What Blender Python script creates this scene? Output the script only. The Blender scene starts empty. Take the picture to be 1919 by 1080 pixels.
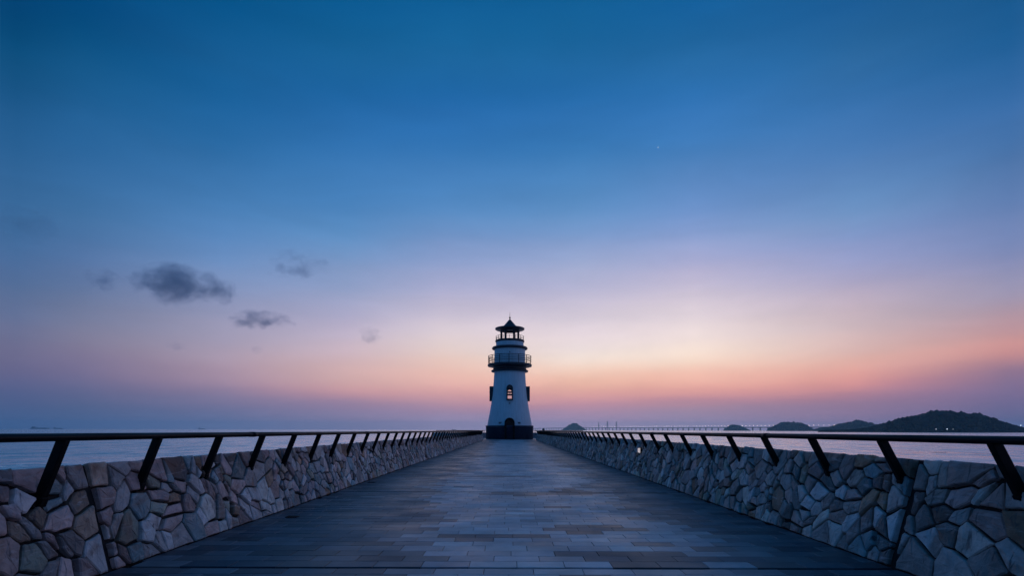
import bpy, math, random
import numpy as np
from mathutils import Vector

sc = bpy.context.scene
R = math.radians
PI = math.pi

# ------------------------------------------------------------------ camera
EYE = 1.15            # eye height over the paving
FPX = 1017.0          # focal length in photo pixels (photo 1919 px wide)
cam_d = bpy.data.cameras.new('camera')
cam = bpy.data.objects.new('camera', cam_d)
sc.collection.objects.link(cam)
cam.location = (0, 0, EYE)
cam.rotation_euler = (PI / 2, R(-0.14), 0)
cam_d.sensor_width = 36.0
cam_d.lens = 36.0 * FPX / 1919.0
cam_d.shift_x = 4.5 / 1919.0
cam_d.shift_y = 266.0 / 1919.0
cam_d.clip_start = 0.05
cam_d.clip_end = 60000
sc.camera = cam

# ------------------------------------------------------------------ sky
def lin(c):
    out = []
    for v in c:
        v /= 255.0
        out.append(v / 12.92 if v <= 0.04045 else ((v + 0.055) / 1.055) ** 2.4)
    return out

HOR = 806.0
SKY = {   # dusk sky: colour against height, for bearings from left to right of the sunset
    30:   [(0, (0, 66, 115)), (100, (10, 78, 125)), (200, (28, 87, 137)), (300, (44, 98, 149)), (400, (58, 105, 154)),
           (450, (66, 107, 155)), (500, (76, 107, 152)), (550, (88, 110, 150)), (600, (102, 113, 149)), (640, (110, 111, 144)), (680, (108, 105, 140)), (720, (94, 98, 138)),
           (760, (78, 94, 136)), (800, (80, 98, 138))],
    150:  [(0, (0, 71, 123)), (100, (14, 84, 134)), (200, (31, 94, 147)), (300, (47, 104, 158)), (400, (64, 112, 162)),
           (450, (76, 115, 164)), (500, (87, 115, 160)), (550, (101, 119, 157)), (600, (119, 125, 156)), (640, (129, 124, 151)), (680, (124, 115, 147)), (720, (108, 106, 143)),
           (760, (87, 100, 139)), (800, (89, 104, 143))],
    420:  [(0, (4, 82, 136)), (100, (20, 92, 147)), (200, (28, 98, 156)), (300, (50, 111, 168)), (400, (75, 127, 182)),
           (450, (94, 138, 192)), (500, (114, 145, 193)), (550, (136, 150, 189)), (600, (154, 154, 184)), (640, (164, 155, 179)), (680, (174, 153, 172)), (720, (166, 141, 165)),
           (760, (124, 119, 155)), (800, (114, 122, 160))],
    650:  [(0, (8, 88, 143)), (100, (22, 97, 152)), (200, (34, 104, 167)), (300, (56, 118, 179)), (400, (78, 132, 188)),
           (450, (102, 147, 199)), (500, (130, 155, 199)), (550, (152, 163, 200)), (600, (180, 173, 200)), (640, (198, 181, 198)), (680, (212, 180, 184)), (710, (212, 170, 169)),
           (735, (200, 151, 161)), (758, (160, 133, 161)), (800, (140, 131, 166))],
    830:  [(0, (12, 92, 148)), (100, (25, 100, 156)), (200, (36, 106, 171)), (300, (60, 122, 184)), (400, (90, 139, 194)),
           (450, (120, 150, 199)), (500, (150, 164, 206)), (550, (180, 178, 208)), (600, (212, 200, 215)), (625, (225, 209, 215)), (660, (232, 207, 201)), (690, (240, 197, 184)),
           (720, (234, 180, 172)), (742, (212, 158, 163)), (768, (174, 141, 167)), (800, (170, 150, 183))],
    1090: [(0, (16, 95, 151)), (100, (28, 102, 159)), (200, (42, 110, 174)), (300, (66, 127, 187)), (400, (100, 146, 199)),
           (450, (130, 156, 202)), (500, (163, 173, 209)), (550, (191, 187, 213)), (600, (221, 209, 221)), (630, (237, 221, 226)), (660, (244, 227, 222)), (680, (250, 226, 212)),
           (705, (248, 203, 182)), (727, (238, 180, 163)), (750, (216, 155, 161)), (772, (184, 145, 170)), (800, (178, 151, 184))],
    1300: [(0, (18, 94, 154)), (100, (35, 103, 160)), (200, (52, 118, 184)), (300, (77, 129, 188)), (400, (115, 150, 205)),
           (450, (146, 163, 209)), (500, (178, 177, 211)), (550, (209, 198, 216)), (600, (235, 219, 223)), (640, (246, 226, 219)), (668, (254, 228, 211)), (690, (252, 210, 190)),
           (720, (242, 178, 163)), (745, (208, 147, 153)), (765, (170, 137, 159)), (795, (166, 144, 176))],
    1600: [(0, (26, 92, 150)), (100, (42, 103, 158)), (200, (57, 114, 174)), (300, (80, 126, 182)), (400, (112, 148, 197)),
           (450, (136, 154, 201)), (500, (159, 162, 201)), (540, (183, 172, 197)), (580, (202, 182, 194)), (620, (211, 185, 188)), (660, (226, 184, 176)), (690, (234, 175, 163)),
           (715, (222, 152, 148)), (735, (190, 134, 148)), (757, (156, 122, 149)), (795, (150, 124, 158))],
    1890: [(0, (22, 87, 141)), (100, (35, 97, 154)), (200, (58, 110, 169)), (300, (78, 118, 171)), (400, (106, 132, 182)),
           (480, (132, 141, 183)), (560, (166, 152, 175)), (620, (198, 152, 156)), (655, (206, 146, 145)), (695, (156, 121, 144)),
           (740, (126, 109, 148)), (790, (106, 101, 141))],
}
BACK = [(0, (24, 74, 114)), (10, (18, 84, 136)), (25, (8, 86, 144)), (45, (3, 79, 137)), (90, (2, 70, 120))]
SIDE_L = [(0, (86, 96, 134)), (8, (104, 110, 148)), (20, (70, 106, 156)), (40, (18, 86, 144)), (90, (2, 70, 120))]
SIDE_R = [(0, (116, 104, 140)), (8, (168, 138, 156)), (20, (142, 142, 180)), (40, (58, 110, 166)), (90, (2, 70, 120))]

def build_world():
    w = bpy.data.worlds.new('World')
    sc.world = w
    w.use_nodes = True
    nt = w.node_tree
    N, L = nt.nodes, nt.links
    N.clear()
    def node(t, **k):
        n = N.new(t)
        for a, b in k.items():
            setattr(n, a, b)
        return n
    def math_(op, a, b=None, clamp=False):
        n = node('ShaderNodeMath', operation=op, use_clamp=clamp)
        for i, v in enumerate((a, b)):
            if v is None:
                continue
            if isinstance(v, (int, float)):
                n.inputs[i].default_value = v
            else:
                L.new(v, n.inputs[i])
        return n.outputs[0]
    tc = node('ShaderNodeTexCoord')
    sep = node('ShaderNodeSeparateXYZ')
    L.new(tc.outputs['Generated'], sep.inputs[0])
    X, Y, Z = sep.outputs
    az = math_('ARCTAN2', X, Y)
    el = math_('ARCSINE', Z)
    # faint irregular layers in the low sky
    mp = node('ShaderNodeMapping')
    mp.inputs['Scale'].default_value = (2.2, 2.2, 17)
    L.new(tc.outputs['Generated'], mp.inputs[0])
    nz = node('ShaderNodeTexNoise')
    nz.inputs['Scale'].default_value = 1.6
    nz.inputs['Detail'].default_value = 5
    L.new(mp.outputs[0], nz.inputs['Vector'])
    wob = math_('MULTIPLY', math_('SUBTRACT', nz.outputs[0], 0.5), 0.030)
    low = math_('SUBTRACT', 1.0, math_('MULTIPLY', el, 2.6), True)
    el2 = math_('ADD', el, math_('MULTIPLY', wob, low))
    pos = math_('ADD', math_('MULTIPLY', el2, 0.95 / (PI / 2)), 0.05)
    def ramp(stops):      # stops: (elevation in radians, linear rgb)
        r = node('ShaderNodeValToRGB')
        cr = r.color_ramp
        cr.interpolation = 'CARDINAL'
        st = sorted((0.05 + 0.95 * e / (PI / 2), c) for e, c in stops)
        while len(cr.elements) < len(st):
            cr.elements.new(0.5)
        for i, (p, c) in enumerate(st):
            cr.elements[i].position = p
            cr.elements[i].color = (c[0], c[1], c[2], 1)
        L.new(pos, r.inputs[0])
        return r.outputs[0]
    cols = []
    for px, st in SKY.items():
        u = px - 955.0
        a = math.atan2(u, FPX)
        ss = []
        for y, c in st:
            v = HOR + 0.0024 * u - y
            ss.append((math.atan2(v, math.hypot(FPX, u)), lin(c)))
        ss.append((R(62), lin((6, 76, 132))))
        ss.append((R(90), lin((4, 70, 122))))
        cols.append((a, ramp(ss)))
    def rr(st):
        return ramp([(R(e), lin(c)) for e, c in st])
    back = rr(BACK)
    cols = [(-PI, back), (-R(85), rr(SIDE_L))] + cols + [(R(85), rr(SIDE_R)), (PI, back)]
    cur = cols[0][1]
    for (a0, _), (a1, c1) in zip(cols, cols[1:]):
        m = node('ShaderNodeMapRange')
        m.inputs['From Min'].default_value = a0
        m.inputs['From Max'].default_value = a1
        L.new(az, m.inputs['Value'])
        mx = node('ShaderNodeMix', data_type='RGBA')
        L.new(m.outputs[0], mx.inputs['Factor'])
        L.new(cur, mx.inputs[6])
        L.new(c1, mx.inputs[7])
        cur = mx.outputs[2]
    mp3 = node('ShaderNodeMapping')
    mp3.inputs['Scale'].default_value = (1.6, 1.6, 6.5)
    mp3.inputs['Rotation'].default_value = (0.0, 0.12, 0.0)
    L.new(tc.outputs['Generated'], mp3.inputs[0])
    n3 = node('ShaderNodeTexNoise')
    n3.inputs['Scale'].default_value = 2.3
    n3.inputs['Detail'].default_value = 8
    n3.inputs['Roughness'].default_value = 0.6
    n3.inputs['Distortion'].default_value = 0.5
    L.new(mp3.outputs[0], n3.inputs['Vector'])
    mr3 = node('ShaderNodeMapRange')
    mr3.inputs['From Min'].default_value = 0.3
    mr3.inputs['From Max'].default_value = 0.7
    mr3.inputs['To Min'].default_value = 0.945
    mr3.inputs['To Max'].default_value = 1.055
    L.new(n3.outputs[0], mr3.inputs['Value'])
    mul = node('ShaderNodeMix', data_type='RGBA', blend_type='MULTIPLY')
    mul.inputs[0].default_value = 1.0
    L.new(cur, mul.inputs[6])
    L.new(mr3.outputs[0], mul.inputs[7])
    cur = mul.outputs[2]
    bg = node('ShaderNodeBackground')
    L.new(cur, bg.inputs[0])
    bg.inputs[1].default_value = 1.0
    # a physical twilight sky with the sun just under the horizon, ahead and to the right
    sky = node('ShaderNodeTexSky', sky_type='NISHITA')
    sky.sun_disc = False
    sky.sun_elevation = R(-4)
    sky.sun_rotation = R(14)
    bg2 = node('ShaderNodeBackground')
    L.new(sky.outputs[0], bg2.inputs[0])
    bg2.inputs[1].default_value = 0.05
    add = node('ShaderNodeAddShader')
    L.new(bg.outputs[0], add.inputs[0])
    L.new(bg2.outputs[0], add.inputs[1])
    out = node('ShaderNodeOutputWorld')
    L.new(add.outputs[0], out.inputs[0])
build_world()

sc.view_settings.view_transform = 'Standard'
sc.view_settings.look = 'None'
sc.view_settings.exposure = 0.0
sc.view_settings.gamma = 1.0
sc.render.engine = 'CYCLES'
sc.cycles.use_denoising = True
sc.cycles.max_bounces = 6
sc.cycles.volume_bounces = 1
sc.cycles.volume_step_rate = 0.6
sc.cycles.sample_clamp_indirect = 4.0

# ------------------------------------------------------------------ helpers
class MB:
    """collects geometry for one mesh object"""
    def __init__(self):
        self.v, self.f, self.c, self.sm = [], [], [], []
        self.col = (1, 1, 1)
    def add(self, vs, fs, smooth=False):
        o = len(self.v)
        self.v.extend([tuple(p) for p in vs])
        for f in fs:
            self.f.append([i + o for i in f])
            self.c.append(self.col)
            self.sm.append(smooth)
    def box(self, x0, x1, y0, y1, z0, z1):
        vs = [(x, y, z) for z in (z0, z1) for y in (y0, y1) for x in (x0, x1)]
        self.add(vs, [(0, 2, 3, 1), (4, 5, 7, 6), (0, 1, 5, 4), (2, 6, 7, 3), (0, 4, 6, 2), (1, 3, 7, 5)])
    def lathe(self, prof, cx=0, cy=0, n=64, a0=0.0, a1=2 * PI, closed=False, smooth=True):
        full = abs(a1 - a0 - 2 * PI) < 1e-6
        m = n if full else n + 1
        vs = []
        for r, z in prof:
            for k in range(m):
                a = a0 + (a1 - a0) * k / n
                vs.append((cx + r * math.sin(a), cy - r * math.cos(a), z))
        fs = []
        P = len(prof)
        for i in range(P if closed else P - 1):
            j = (i + 1) % P
            for k in range(n):
                k2 = (k + 1) % m
                fs.append((i * m + k, i * m + k2, j * m + k2, j * m + k))
        self.add(vs, fs, smooth)
    def tube(self, pts, r, n=8, ry=None, closed=False, smooth=True, cap=True):
        """round (or elliptic, ry vertical) tube along points"""
        pts = [Vector(p) for p in pts]
        ry = ry or r
        vs = []
        for i, p in enumerate(pts):
            if closed:
                d = pts[(i + 1) % len(pts)] - pts[i - 1]
            else:
                d = pts[min(i + 1, len(pts) - 1)] - pts[max(i - 1, 0)]
            d.normalize()
            up = Vector((0, 0, 1)) if abs(d.z) < 0.95 else Vector((0, 1, 0))
            s = d.cross(up).normalized()
            u = s.cross(d)
            for k in range(n):
                a = 2 * PI * k / n
                vs.append(p + s * (r * math.cos(a)) + u * (ry * math.sin(a)))
        fs = []
        m = len(pts)
        for i in range(m if closed else m - 1):
            j = (i + 1) % m
            for k in range(n):
                k2 = (k + 1) % n
                fs.append((i * n + k, i * n + k2, j * n + k2, j * n + k))
        if not closed and cap:
            fs.append(tuple(range(n - 1, -1, -1)))
            fs.append(tuple((m - 1) * n + k for k in range(n)))
        self.add(vs, fs, smooth)
    def bar(self, p, q, wx, wy):
        """rectangular bar from p to q; wx across in the xz plane, wy along y"""
        p, q = Vector(p), Vector(q)
        d = (q - p).normalized()
        s = Vector((0, 1, 0)) if abs(d.y) < 0.9 else Vector((1, 0, 0))
        t = d.cross(s).normalized()
        vs = []
        for b in (p, q):
            for a, c in ((-1, -1), (1, -1), (1, 1), (-1, 1)):
                vs.append(b + t * (a * wx / 2) + s * (c * wy / 2))
        self.add(vs, [(0, 3, 2, 1), (4, 5, 6, 7), (0, 1, 5, 4), (1, 2, 6, 5), (2, 3, 7, 6), (3, 0, 4, 7)])
    def build(self, name, mat, parent=None, colors=False, bevel=0.0):
        me = bpy.data.meshes.new(name)
        me.from_pydata(self.v, [], self.f)
        me.polygons.foreach_set('use_smooth', self.sm)
        if colors:
            at = me.attributes.new('tint', 'FLOAT_COLOR', 'FACE')
            a = np.ones((len(self.f), 4), dtype=np.float32)
            a[:, :3] = np.array(self.c, dtype=np.float32)
            at.data.foreach_set('color', a.ravel())
        me.materials.append(mat)
        me.update()
        o = bpy.data.objects.new(name, me)
        sc.collection.objects.link(o)
        if parent:
            o.parent = parent
        if bevel:
            b = o.modifiers.new('bevel', 'BEVEL')
            b.width = bevel
            b.segments = 2
            b.limit_method = 'ANGLE'
        return o

def empty(name, loc=(0, 0, 0)):
    o = bpy.data.objects.new(name, None)
    o.location = loc
    o.empty_display_size = 0.2
    sc.collection.objects.link(o)
    return o

def tag(o, label=None, cat=None, group=None, kind=None):
    if label: o['label'] = label
    if cat: o['category'] = cat
    if group: o['group'] = group
    if kind: o['kind'] = kind
    return o

def copy_tree(o, parent=None):
    c = o.copy()
    sc.collection.objects.link(c)
    if parent:
        c.parent = parent
    for ch in list(o.children):
        copy_tree(ch, c)
    return c

def material(name, color=(0.5, 0.5, 0.5), rough=0.6, metal=0.0, noise=0.0, nscale=4.0, bump=0.0, bscale=20.0,
             attr=False, emit=None, estr=0.0, rnoise=0.0, stretch=(1, 1, 1), spec=0.5, color2=None):
    m = bpy.data.materials.new(name)
    m.use_nodes = True
    nt = m.node_tree
    N, L = nt.nodes, nt.links
    b = N['Principled BSDF']
    b.inputs['Roughness'].default_value = rough
    b.inputs['Metallic'].default_value = metal
    b.inputs['Specular IOR Level'].default_value = spec
    b.inputs['Base Color'].default_value = (*color, 1)
    tc = N.new('ShaderNodeTexCoord')
    mp = N.new('ShaderNodeMapping')
    mp.inputs['Scale'].default_value = stretch
    L.new(tc.outputs['Object'], mp.inputs[0])
    src = None
    if attr:
        at = N.new('ShaderNodeAttribute')
        at.attribute_name = 'tint'
        src = at.outputs['Color']
    if noise or color2:
        nz = N.new('ShaderNodeTexNoise')
        nz.inputs['Scale'].default_value = nscale
        nz.inputs['Detail'].default_value = 8
        nz.inputs['Roughness'].default_value = 0.62
        L.new(mp.outputs[0], nz.inputs['Vector'])
        if color2:
            r = N.new('ShaderNodeValToRGB')
            r.color_ramp.elements[0].position = 0.38
            r.color_ramp.elements[1].position = 0.64
            r.color_ramp.elements[0].color = (*color, 1)
            r.color_ramp.elements[1].color = (*color2, 1)
            L.new(nz.outputs[0], r.inputs[0])
            L.new(r.outputs[0], b.inputs['Base Color'])
        else:
            mr = N.new('ShaderNodeMapRange')
            mr.inputs['From Min'].default_value = 0.3
            mr.inputs['From Max'].default_value = 0.7
            mr.inputs['To Min'].default_value = 1 - noise
            mr.inputs['To Max'].default_value = 1 + noise * 0.6
            L.new(nz.outputs[0], mr.inputs['Value'])
            mx = N.new('ShaderNodeMix')
            mx.data_type = 'RGBA'
            mx.blend_type = 'MULTIPLY'
            mx.inputs[0].default_value = 1
            if src:
                L.new(src, mx.inputs[6])
            else:
                mx.inputs[6].default_value = (*color, 1)
            L.new(mr.outputs[0], mx.inputs[7])
            L.new(mx.outputs[2], b.inputs['Base Color'])
    elif src:
        L.new(src, b.inputs['Base Color'])
    if rnoise:
        n2 = N.new('ShaderNodeTexNoise')
        n2.inputs['Scale'].default_value = nscale * 0.35
        n2.inputs['Detail'].default_value = 4
        L.new(mp.outputs[0], n2.inputs['Vector'])
        m2 = N.new('ShaderNodeMapRange')
        m2.inputs['From Min'].default_value = 0.35
        m2.inputs['From Max'].default_value = 0.65
        m2.inputs['To Min'].default_value = max(0.05, rough - rnoise)
        m2.inputs['To Max'].default_value = rough + rnoise
        L.new(n2.outputs[0], m2.inputs['Value'])
        L.new(m2.outputs[0], b.inputs['Roughness'])
    if bump:
        n3 = N.new('ShaderNodeTexNoise')
        n3.inputs['Scale'].default_value = bscale
        n3.inputs['Detail'].default_value = 8
        n3.inputs['Roughness'].default_value = 0.6
        L.new(mp.outputs[0], n3.inputs['Vector'])
        bp = N.new('ShaderNodeBump')
        bp.inputs['Strength'].default_value = 1.0
        bp.inputs['Distance'].default_value = bump
        L.new(n3.outputs[0], bp.inputs['Height'])
        L.new(bp.outputs[0], b.inputs['Normal'])
    if emit:
        b.inputs['Emission Color'].default_value = (*emit, 1)
        b.inputs['Emission Strength'].default_value = estr
    return m

M = {}
M['metal'] = material('black_metal', (0.004, 0.005, 0.007), 0.55, spec=0.15, bump=0.0006, bscale=40, rnoise=0.06, nscale=6)
M['handrail'] = material('handrail_metal', (0.005, 0.007, 0.011), 0.50, spec=0.10, rnoise=0.08, nscale=5, bump=0.0004, bscale=25)
M['mortar'] = material('mortar', (0.013, 0.013, 0.015), 0.9, noise=0.3, bump=0.01, bscale=30)
M['tile'] = material('paving_tile', rough=0.50, attr=True, noise=0.24, nscale=3.2, bump=0.0022, bscale=45, rnoise=0.08)
def damp_stains():
    m = M['tile']
    N, L = m.node_tree.nodes, m.node_tree.links
    b = N['Principled BSDF']
    src = b.inputs['Base Color'].links[0].from_socket
    rsrc = b.inputs['Roughness'].links[0].from_socket
    mp = N.new('ShaderNodeMapping')
    mp.inputs['Scale'].default_value = (0.55, 0.9, 1)
    L.new(N['Texture Coordinate'].outputs['Object'], mp.inputs[0])
    n = N.new('ShaderNodeTexNoise')
    n.inputs['Scale'].default_value = 0.9
    n.inputs['Detail'].default_value = 7
    n.inputs['Roughness'].default_value = 0.68
    n.inputs['Distortion'].default_value = 0.6
    L.new(mp.outputs[0], n.inputs['Vector'])
    r = N.new('ShaderNodeMapRange')
    r.inputs['From Min'].default_value = 0.50
    r.inputs['From Max'].default_value = 0.66
    L.new(n.outputs[0], r.inputs['Value'])
    x = N.new('ShaderNodeMix')
    x.data_type = 'RGBA'
    x.blend_type = 'MULTIPLY'
    L.new(r.outputs[0], x.inputs[0])
    L.new(src, x.inputs[6])
    x.inputs[7].default_value = (0.66, 0.69, 0.74, 1)
    L.new(x.outputs[2], b.inputs['Base Color'])
    q = N.new('ShaderNodeMath')
    q.operation = 'MULTIPLY_ADD'
    L.new(r.outputs[0], q.inputs[0])
    q.inputs[1].default_value = -0.07
    L.new(rsrc, q.inputs[2])
    L.new(q.outputs[0], b.inputs['Roughness'])
damp_stains()
M['bed'] = material('paving_bed', (0.020, 0.021, 0.024), 0.85, noise=0.4, nscale=8)
M['concrete'] = material('concrete', (0.22, 0.22, 0.22), 0.85, noise=0.3, nscale=1.5, bump=0.01, bscale=8)
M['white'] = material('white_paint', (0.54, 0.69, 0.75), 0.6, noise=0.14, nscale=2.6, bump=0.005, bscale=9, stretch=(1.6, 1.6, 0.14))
M['navy'] = material('navy_paint', (0.016, 0.020, 0.034), 0.5, noise=0.3, nscale=2.5, bump=0.004, bscale=18)
M['plinth'] = material('plinth_paint', (0.022, 0.050, 0.100), 0.55, noise=0.3, nscale=2.5, bump=0.004, bscale=18)
M['roof'] = material('roof_tile', (0.018, 0.022, 0.036), 0.45, noise=0.25, nscale=5)
M['door'] = material('door_wood', (0.022, 0.006, 0.006), 0.7, noise=0.3, nscale=6, stretch=(6, 6, 0.6))
M['plaque'] = material('plaque_metal', (0.18, 0.19, 0.21), 0.4, noise=0.2, nscale=8)
M['dark'] = material('dark_hollow', (0.006, 0.006, 0.007), 0.7)
M['inside'] = material('inner_plaster', (0.35, 0.34, 0.33), 0.85, noise=0.2, nscale=2)
M['earth'] = material('hillside', (0.006, 0.030, 0.032), 0.95, noise=0.5, nscale=0.05)
M['forest'] = material('foliage', rough=0.9, attr=True, noise=0.4, nscale=0.4, spec=0.02)
M['shore'] = material('shore_rock', (0.09, 0.085, 0.08), 0.9, noise=0.4, nscale=0.2)
M['hull'] = material('ship_hull', (0.035, 0.04, 0.06), 0.6, noise=0.2, nscale=0.1)
M['ship_white'] = material('ship_white', (0.12, 0.12, 0.13), 0.6, noise=0.1, nscale=0.2)
M['bridge'] = material('bridge_concrete', (0.045, 0.045, 0.055), 0.85, noise=0.15, nscale=0.1)
M['buoy'] = material('buoy_paint', (0.015, 0.012, 0.014), 0.6, noise=0.3, nscale=3)
M['lampglass'] = material('lamp_diffuser', (0.7, 0.65, 0.62), 0.4, emit=(1.0, 0.86, 0.84), estr=0.42)
M['farlamp'] = material('bridge_lamp', (0.5, 0.5, 0.5), 0.5, emit=(1.0, 0.80, 0.72), estr=5.5)
M['hilllamp'] = material('hill_lamp', (0.5, 0.5, 0.5), 0.5, emit=(0.75, 0.9, 1.0), estr=3.0)
M['star'] = material('star_light', (0, 0, 0), 1.0, emit=(0.85, 0.93, 1.0), estr=1.1)

def stone_material():
    m = material('wall_stone', rough=0.66, attr=True, noise=0.38, nscale=7, bump=0.016, bscale=13, rnoise=0.14)
    N, L = m.node_tree.nodes, m.node_tree.links
    b = N['Principled BSDF']
    src = b.inputs['Base Color'].links[0].from_socket
    tc = N['Texture Coordinate']
    def layer(src, scale, st, rot, lo, hi, col, amt):
        mp = N.new('ShaderNodeMapping')
        mp.inputs['Scale'].default_value = st
        mp.inputs['Rotation'].default_value = rot
        L.new(tc.outputs['Object'], mp.inputs[0])
        n = N.new('ShaderNodeTexNoise')
        n.inputs['Scale'].default_value = scale
        n.inputs['Detail'].default_value = 6
        n.inputs['Distortion'].default_value = 0.8
        L.new(mp.outputs[0], n.inputs['Vector'])
        r = N.new('ShaderNodeMapRange')
        r.inputs['From Min'].default_value = lo
        r.inputs['From Max'].default_value = hi
        r.inputs['To Max'].default_value = amt
        L.new(n.outputs[0], r.inputs['Value'])
        x = N.new('ShaderNodeMix')
        x.data_type = 'RGBA'
        L.new(r.outputs[0], x.inputs[0])
        L.new(src, x.inputs[6])
        x.inputs[7].default_value = (*col, 1)
        return x.outputs[2]
    src = layer(src, 3.2, (1, 1, 1), (0, 0, 0), 0.57, 0.70, (0.20, 0.105, 0.07), 0.65)          # rust stains
    src = layer(src, 2.6, (1, 1, 1), (1, 2, 0.4), 0.56, 0.70, (0.17, 0.24, 0.30), 0.6)           # blue grey bloom
    src = layer(src, 6.0, (1, 0.7, 3.5), (0.5, 0.3, 0.2), 0.58, 0.68, (0.55, 0.52, 0.52), 0.5)     # pale veins
    src = layer(src, 7.0, (1, 3.2, 0.8), (0.7, 0.2, 0.9), 0.60, 0.70, (0.06, 0.06, 0.07), 0.75)    # dark seams
    L.new(src, b.inputs['Base Color'])
    return m
M['stone'] = stone_material()

def glass_material():
    m = bpy.data.materials.new('window_glass')
    m.use_nodes = True
    N, L = m.node_tree.nodes, m.node_tree.links
    N.clear()
    t = N.new('ShaderNodeBsdfTransparent')
    t.inputs[0].default_value = (0.93, 0.95, 0.95, 1)
    g = N.new('ShaderNodeBsdfGlossy')
    g.inputs['Roughness'].default_value = 0.02
    f = N.new('ShaderNodeFresnel')
    f.inputs[0].default_value = 1.45
    x = N.new('ShaderNodeMixShader')
    o = N.new('ShaderNodeOutputMaterial')
    L.new(f.outputs[0], x.inputs[0])
    L.new(t.outputs[0], x.inputs[1])
    L.new(g.outputs[0], x.inputs[2])
    L.new(x.outputs[0], o.inputs[0])
    return m
M['glass'] = glass_material()

def water_material():
    m = bpy.data.materials.new('sea_water')
    m.use_nodes = True
    N, L = m.node_tree.nodes, m.node_tree.links
    b = N['Principled BSDF']
    b.inputs['Base Color'].default_value = (0.96, 0.86, 0.80, 1)
    b.inputs['Metallic'].default_value = 0.88      # stands in for the glassy sheen of a long exposure
    b.inputs['Roughness'].default_value = 0.36
    b.inputs['IOR'].default_value = 1.75
    tc = N.new('ShaderNodeTexCoord')
    rp = N.new('ShaderNodeMapping')
    rp.inputs['Scale'].default_value = (0.75, 0.24, 1)
    L.new(tc.outputs['Object'], rp.inputs[0])
    rn_ = N.new('ShaderNodeTexNoise')
    rn_.inputs['Scale'].default_value = 0.30
    rn_.inputs['Detail'].default_value = 6
    rn_.inputs['Roughness'].default_value = 0.65
    L.new(rp.outputs[0], rn_.inputs['Vector'])
    rm = N.new('ShaderNodeMapRange')
    rm.inputs['From Min'].default_value = 0.36
    rm.inputs['From Max'].default_value = 0.64
    rm.inputs['To Min'].default_value = 0.10
    rm.inputs['To Max'].default_value = 0.42
    L.new(rn_.outputs[0], rm.inputs['Value'])
    L.new(rm.outputs[0], b.inputs['Roughness'])
    prev = None
    for scale, dist, st in ((1.3, 0.22, (0.7, 1.0, 1)), (0.36, 1.3, (0.8, 0.4, 1)), (0.09, 3.0, (0.8, 0.5, 1)), (0.02, 4.0, (0.5, 1.0, 1))):
        mp = N.new('ShaderNodeMapping')
        mp.inputs['Scale'].default_value = st
        mp.inputs['Rotation'].default_value = (0, 0, 0.25)
        L.new(tc.outputs['Object'], mp.inputs[0])
        n = N.new('ShaderNodeTexNoise')
        n.inputs['Scale'].default_value = scale
        n.inputs['Detail'].default_value = 4
        n.inputs['Distortion'].default_value = 0.4
        L.new(mp.outputs[0], n.inputs['Vector'])
        bp = N.new('ShaderNodeBump')
        bp.inputs['Strength'].default_value = 0.9
        bp.inputs['Distance'].default_value = dist
        L.new(n.outputs[0], bp.inputs['Height'])
        if prev:
            L.new(prev.outputs[0], bp.inputs['Normal'])
        prev = bp
    L.new(prev.outputs[0], b.inputs['Normal'])
    return m
M['water'] = water_material()

SEA = -3.0
SLOPE = -0.0015
def deck(y):
    return SLOPE * y
def mx_(px):      # photo column -> slope X/Y
    return (px - 955.0) / FPX

# ------------------------------------------------------------------ sea
mb = MB()
edges = [-12000, -3000, -600, -120, 120, 600, 3000, 12000]
vs = [(x, y, SEA) for y in edges for x in edges]
n = len(edges)
mb.add(vs, [(j * n + i, j * n + i + 1, (j + 1) * n + i + 1, (j + 1) * n + i) for j in range(n - 1) for i in range(n - 1)])
tag(mb.build('sea', M['water']), 'calm violet grey sea reaching the horizon on both sides of the pier', 'sea', kind='structure')

# ------------------------------------------------------------------ pier body and paving
HW = 2.8 * EYE            # half width of the paving
Y0, Y1 = -9.0, 66.0
LHY = 75.15               # lighthouse axis
PZ = deck(72.0)           # plaza level
PR = 10.2                 # plaza radius
mb = MB()
XO = 3.0 * EYE + 0.24
a = [(-XO + 0.02, Y0, SEA - 1), (XO - 0.02, Y0, SEA - 1), (XO - 0.02, Y0, deck(Y0) - 0.03), (-XO + 0.02, Y0, deck(Y0) - 0.03),
     (-XO + 0.02, Y1, SEA - 1), (XO - 0.02, Y1, SEA - 1), (XO - 0.02, Y1, deck(Y1) - 0.03), (-XO + 0.02, Y1, deck(Y1) - 0.03)]
mb.add(a, [(0, 1, 2, 3), (5, 4, 7, 6), (3, 2, 6, 7), (0, 4, 5, 1), (0, 3, 7, 4), (1, 5, 6, 2)])
tag(mb.build('pier', M['bed']), 'long straight pier slab running out to the lighthouse', 'pier', kind='structure')

rng = random.Random(11)
JOINTS = [4.50, 10.1, 13.9, 19.5, 25.0, 31, 37, 43, 49, 55, 61]
mb = MB()
TW, TD, G = 0.405, 0.203, 0.0042
patches = [(-0.78, 0.42, 5.75, 5.98), (-0.50, 0.02, 5.55, 5.78), (0.62, 1.75, 4.86, 5.08), (0.85, 1.6, 4.64, 4.86), (0.40, 1.45, 6.28, 6.52), (0.75, 1.2, 5.98, 6.2),
           (-1.55, -1.0, 6.1, 6.35), (-1.35, -0.85, 6.75, 7.0), (-0.5, 1.9, 9.75, 10.0), (-0.9, 0.5, 13.4, 13.75), (0.9, 1.7, 10.2, 10.9),
           (-0.8, 1.2, 18.6, 19.0), (-1.2, 1.0, 24.2, 24.8)]
palette_light = [(0.385, 0.372, 0.385), (0.430, 0.408, 0.415), (0.355, 0.350, 0.372), (0.405, 0.365, 0.380), (0.440, 0.425, 0.430), (0.345, 0.335, 0.360)]
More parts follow.
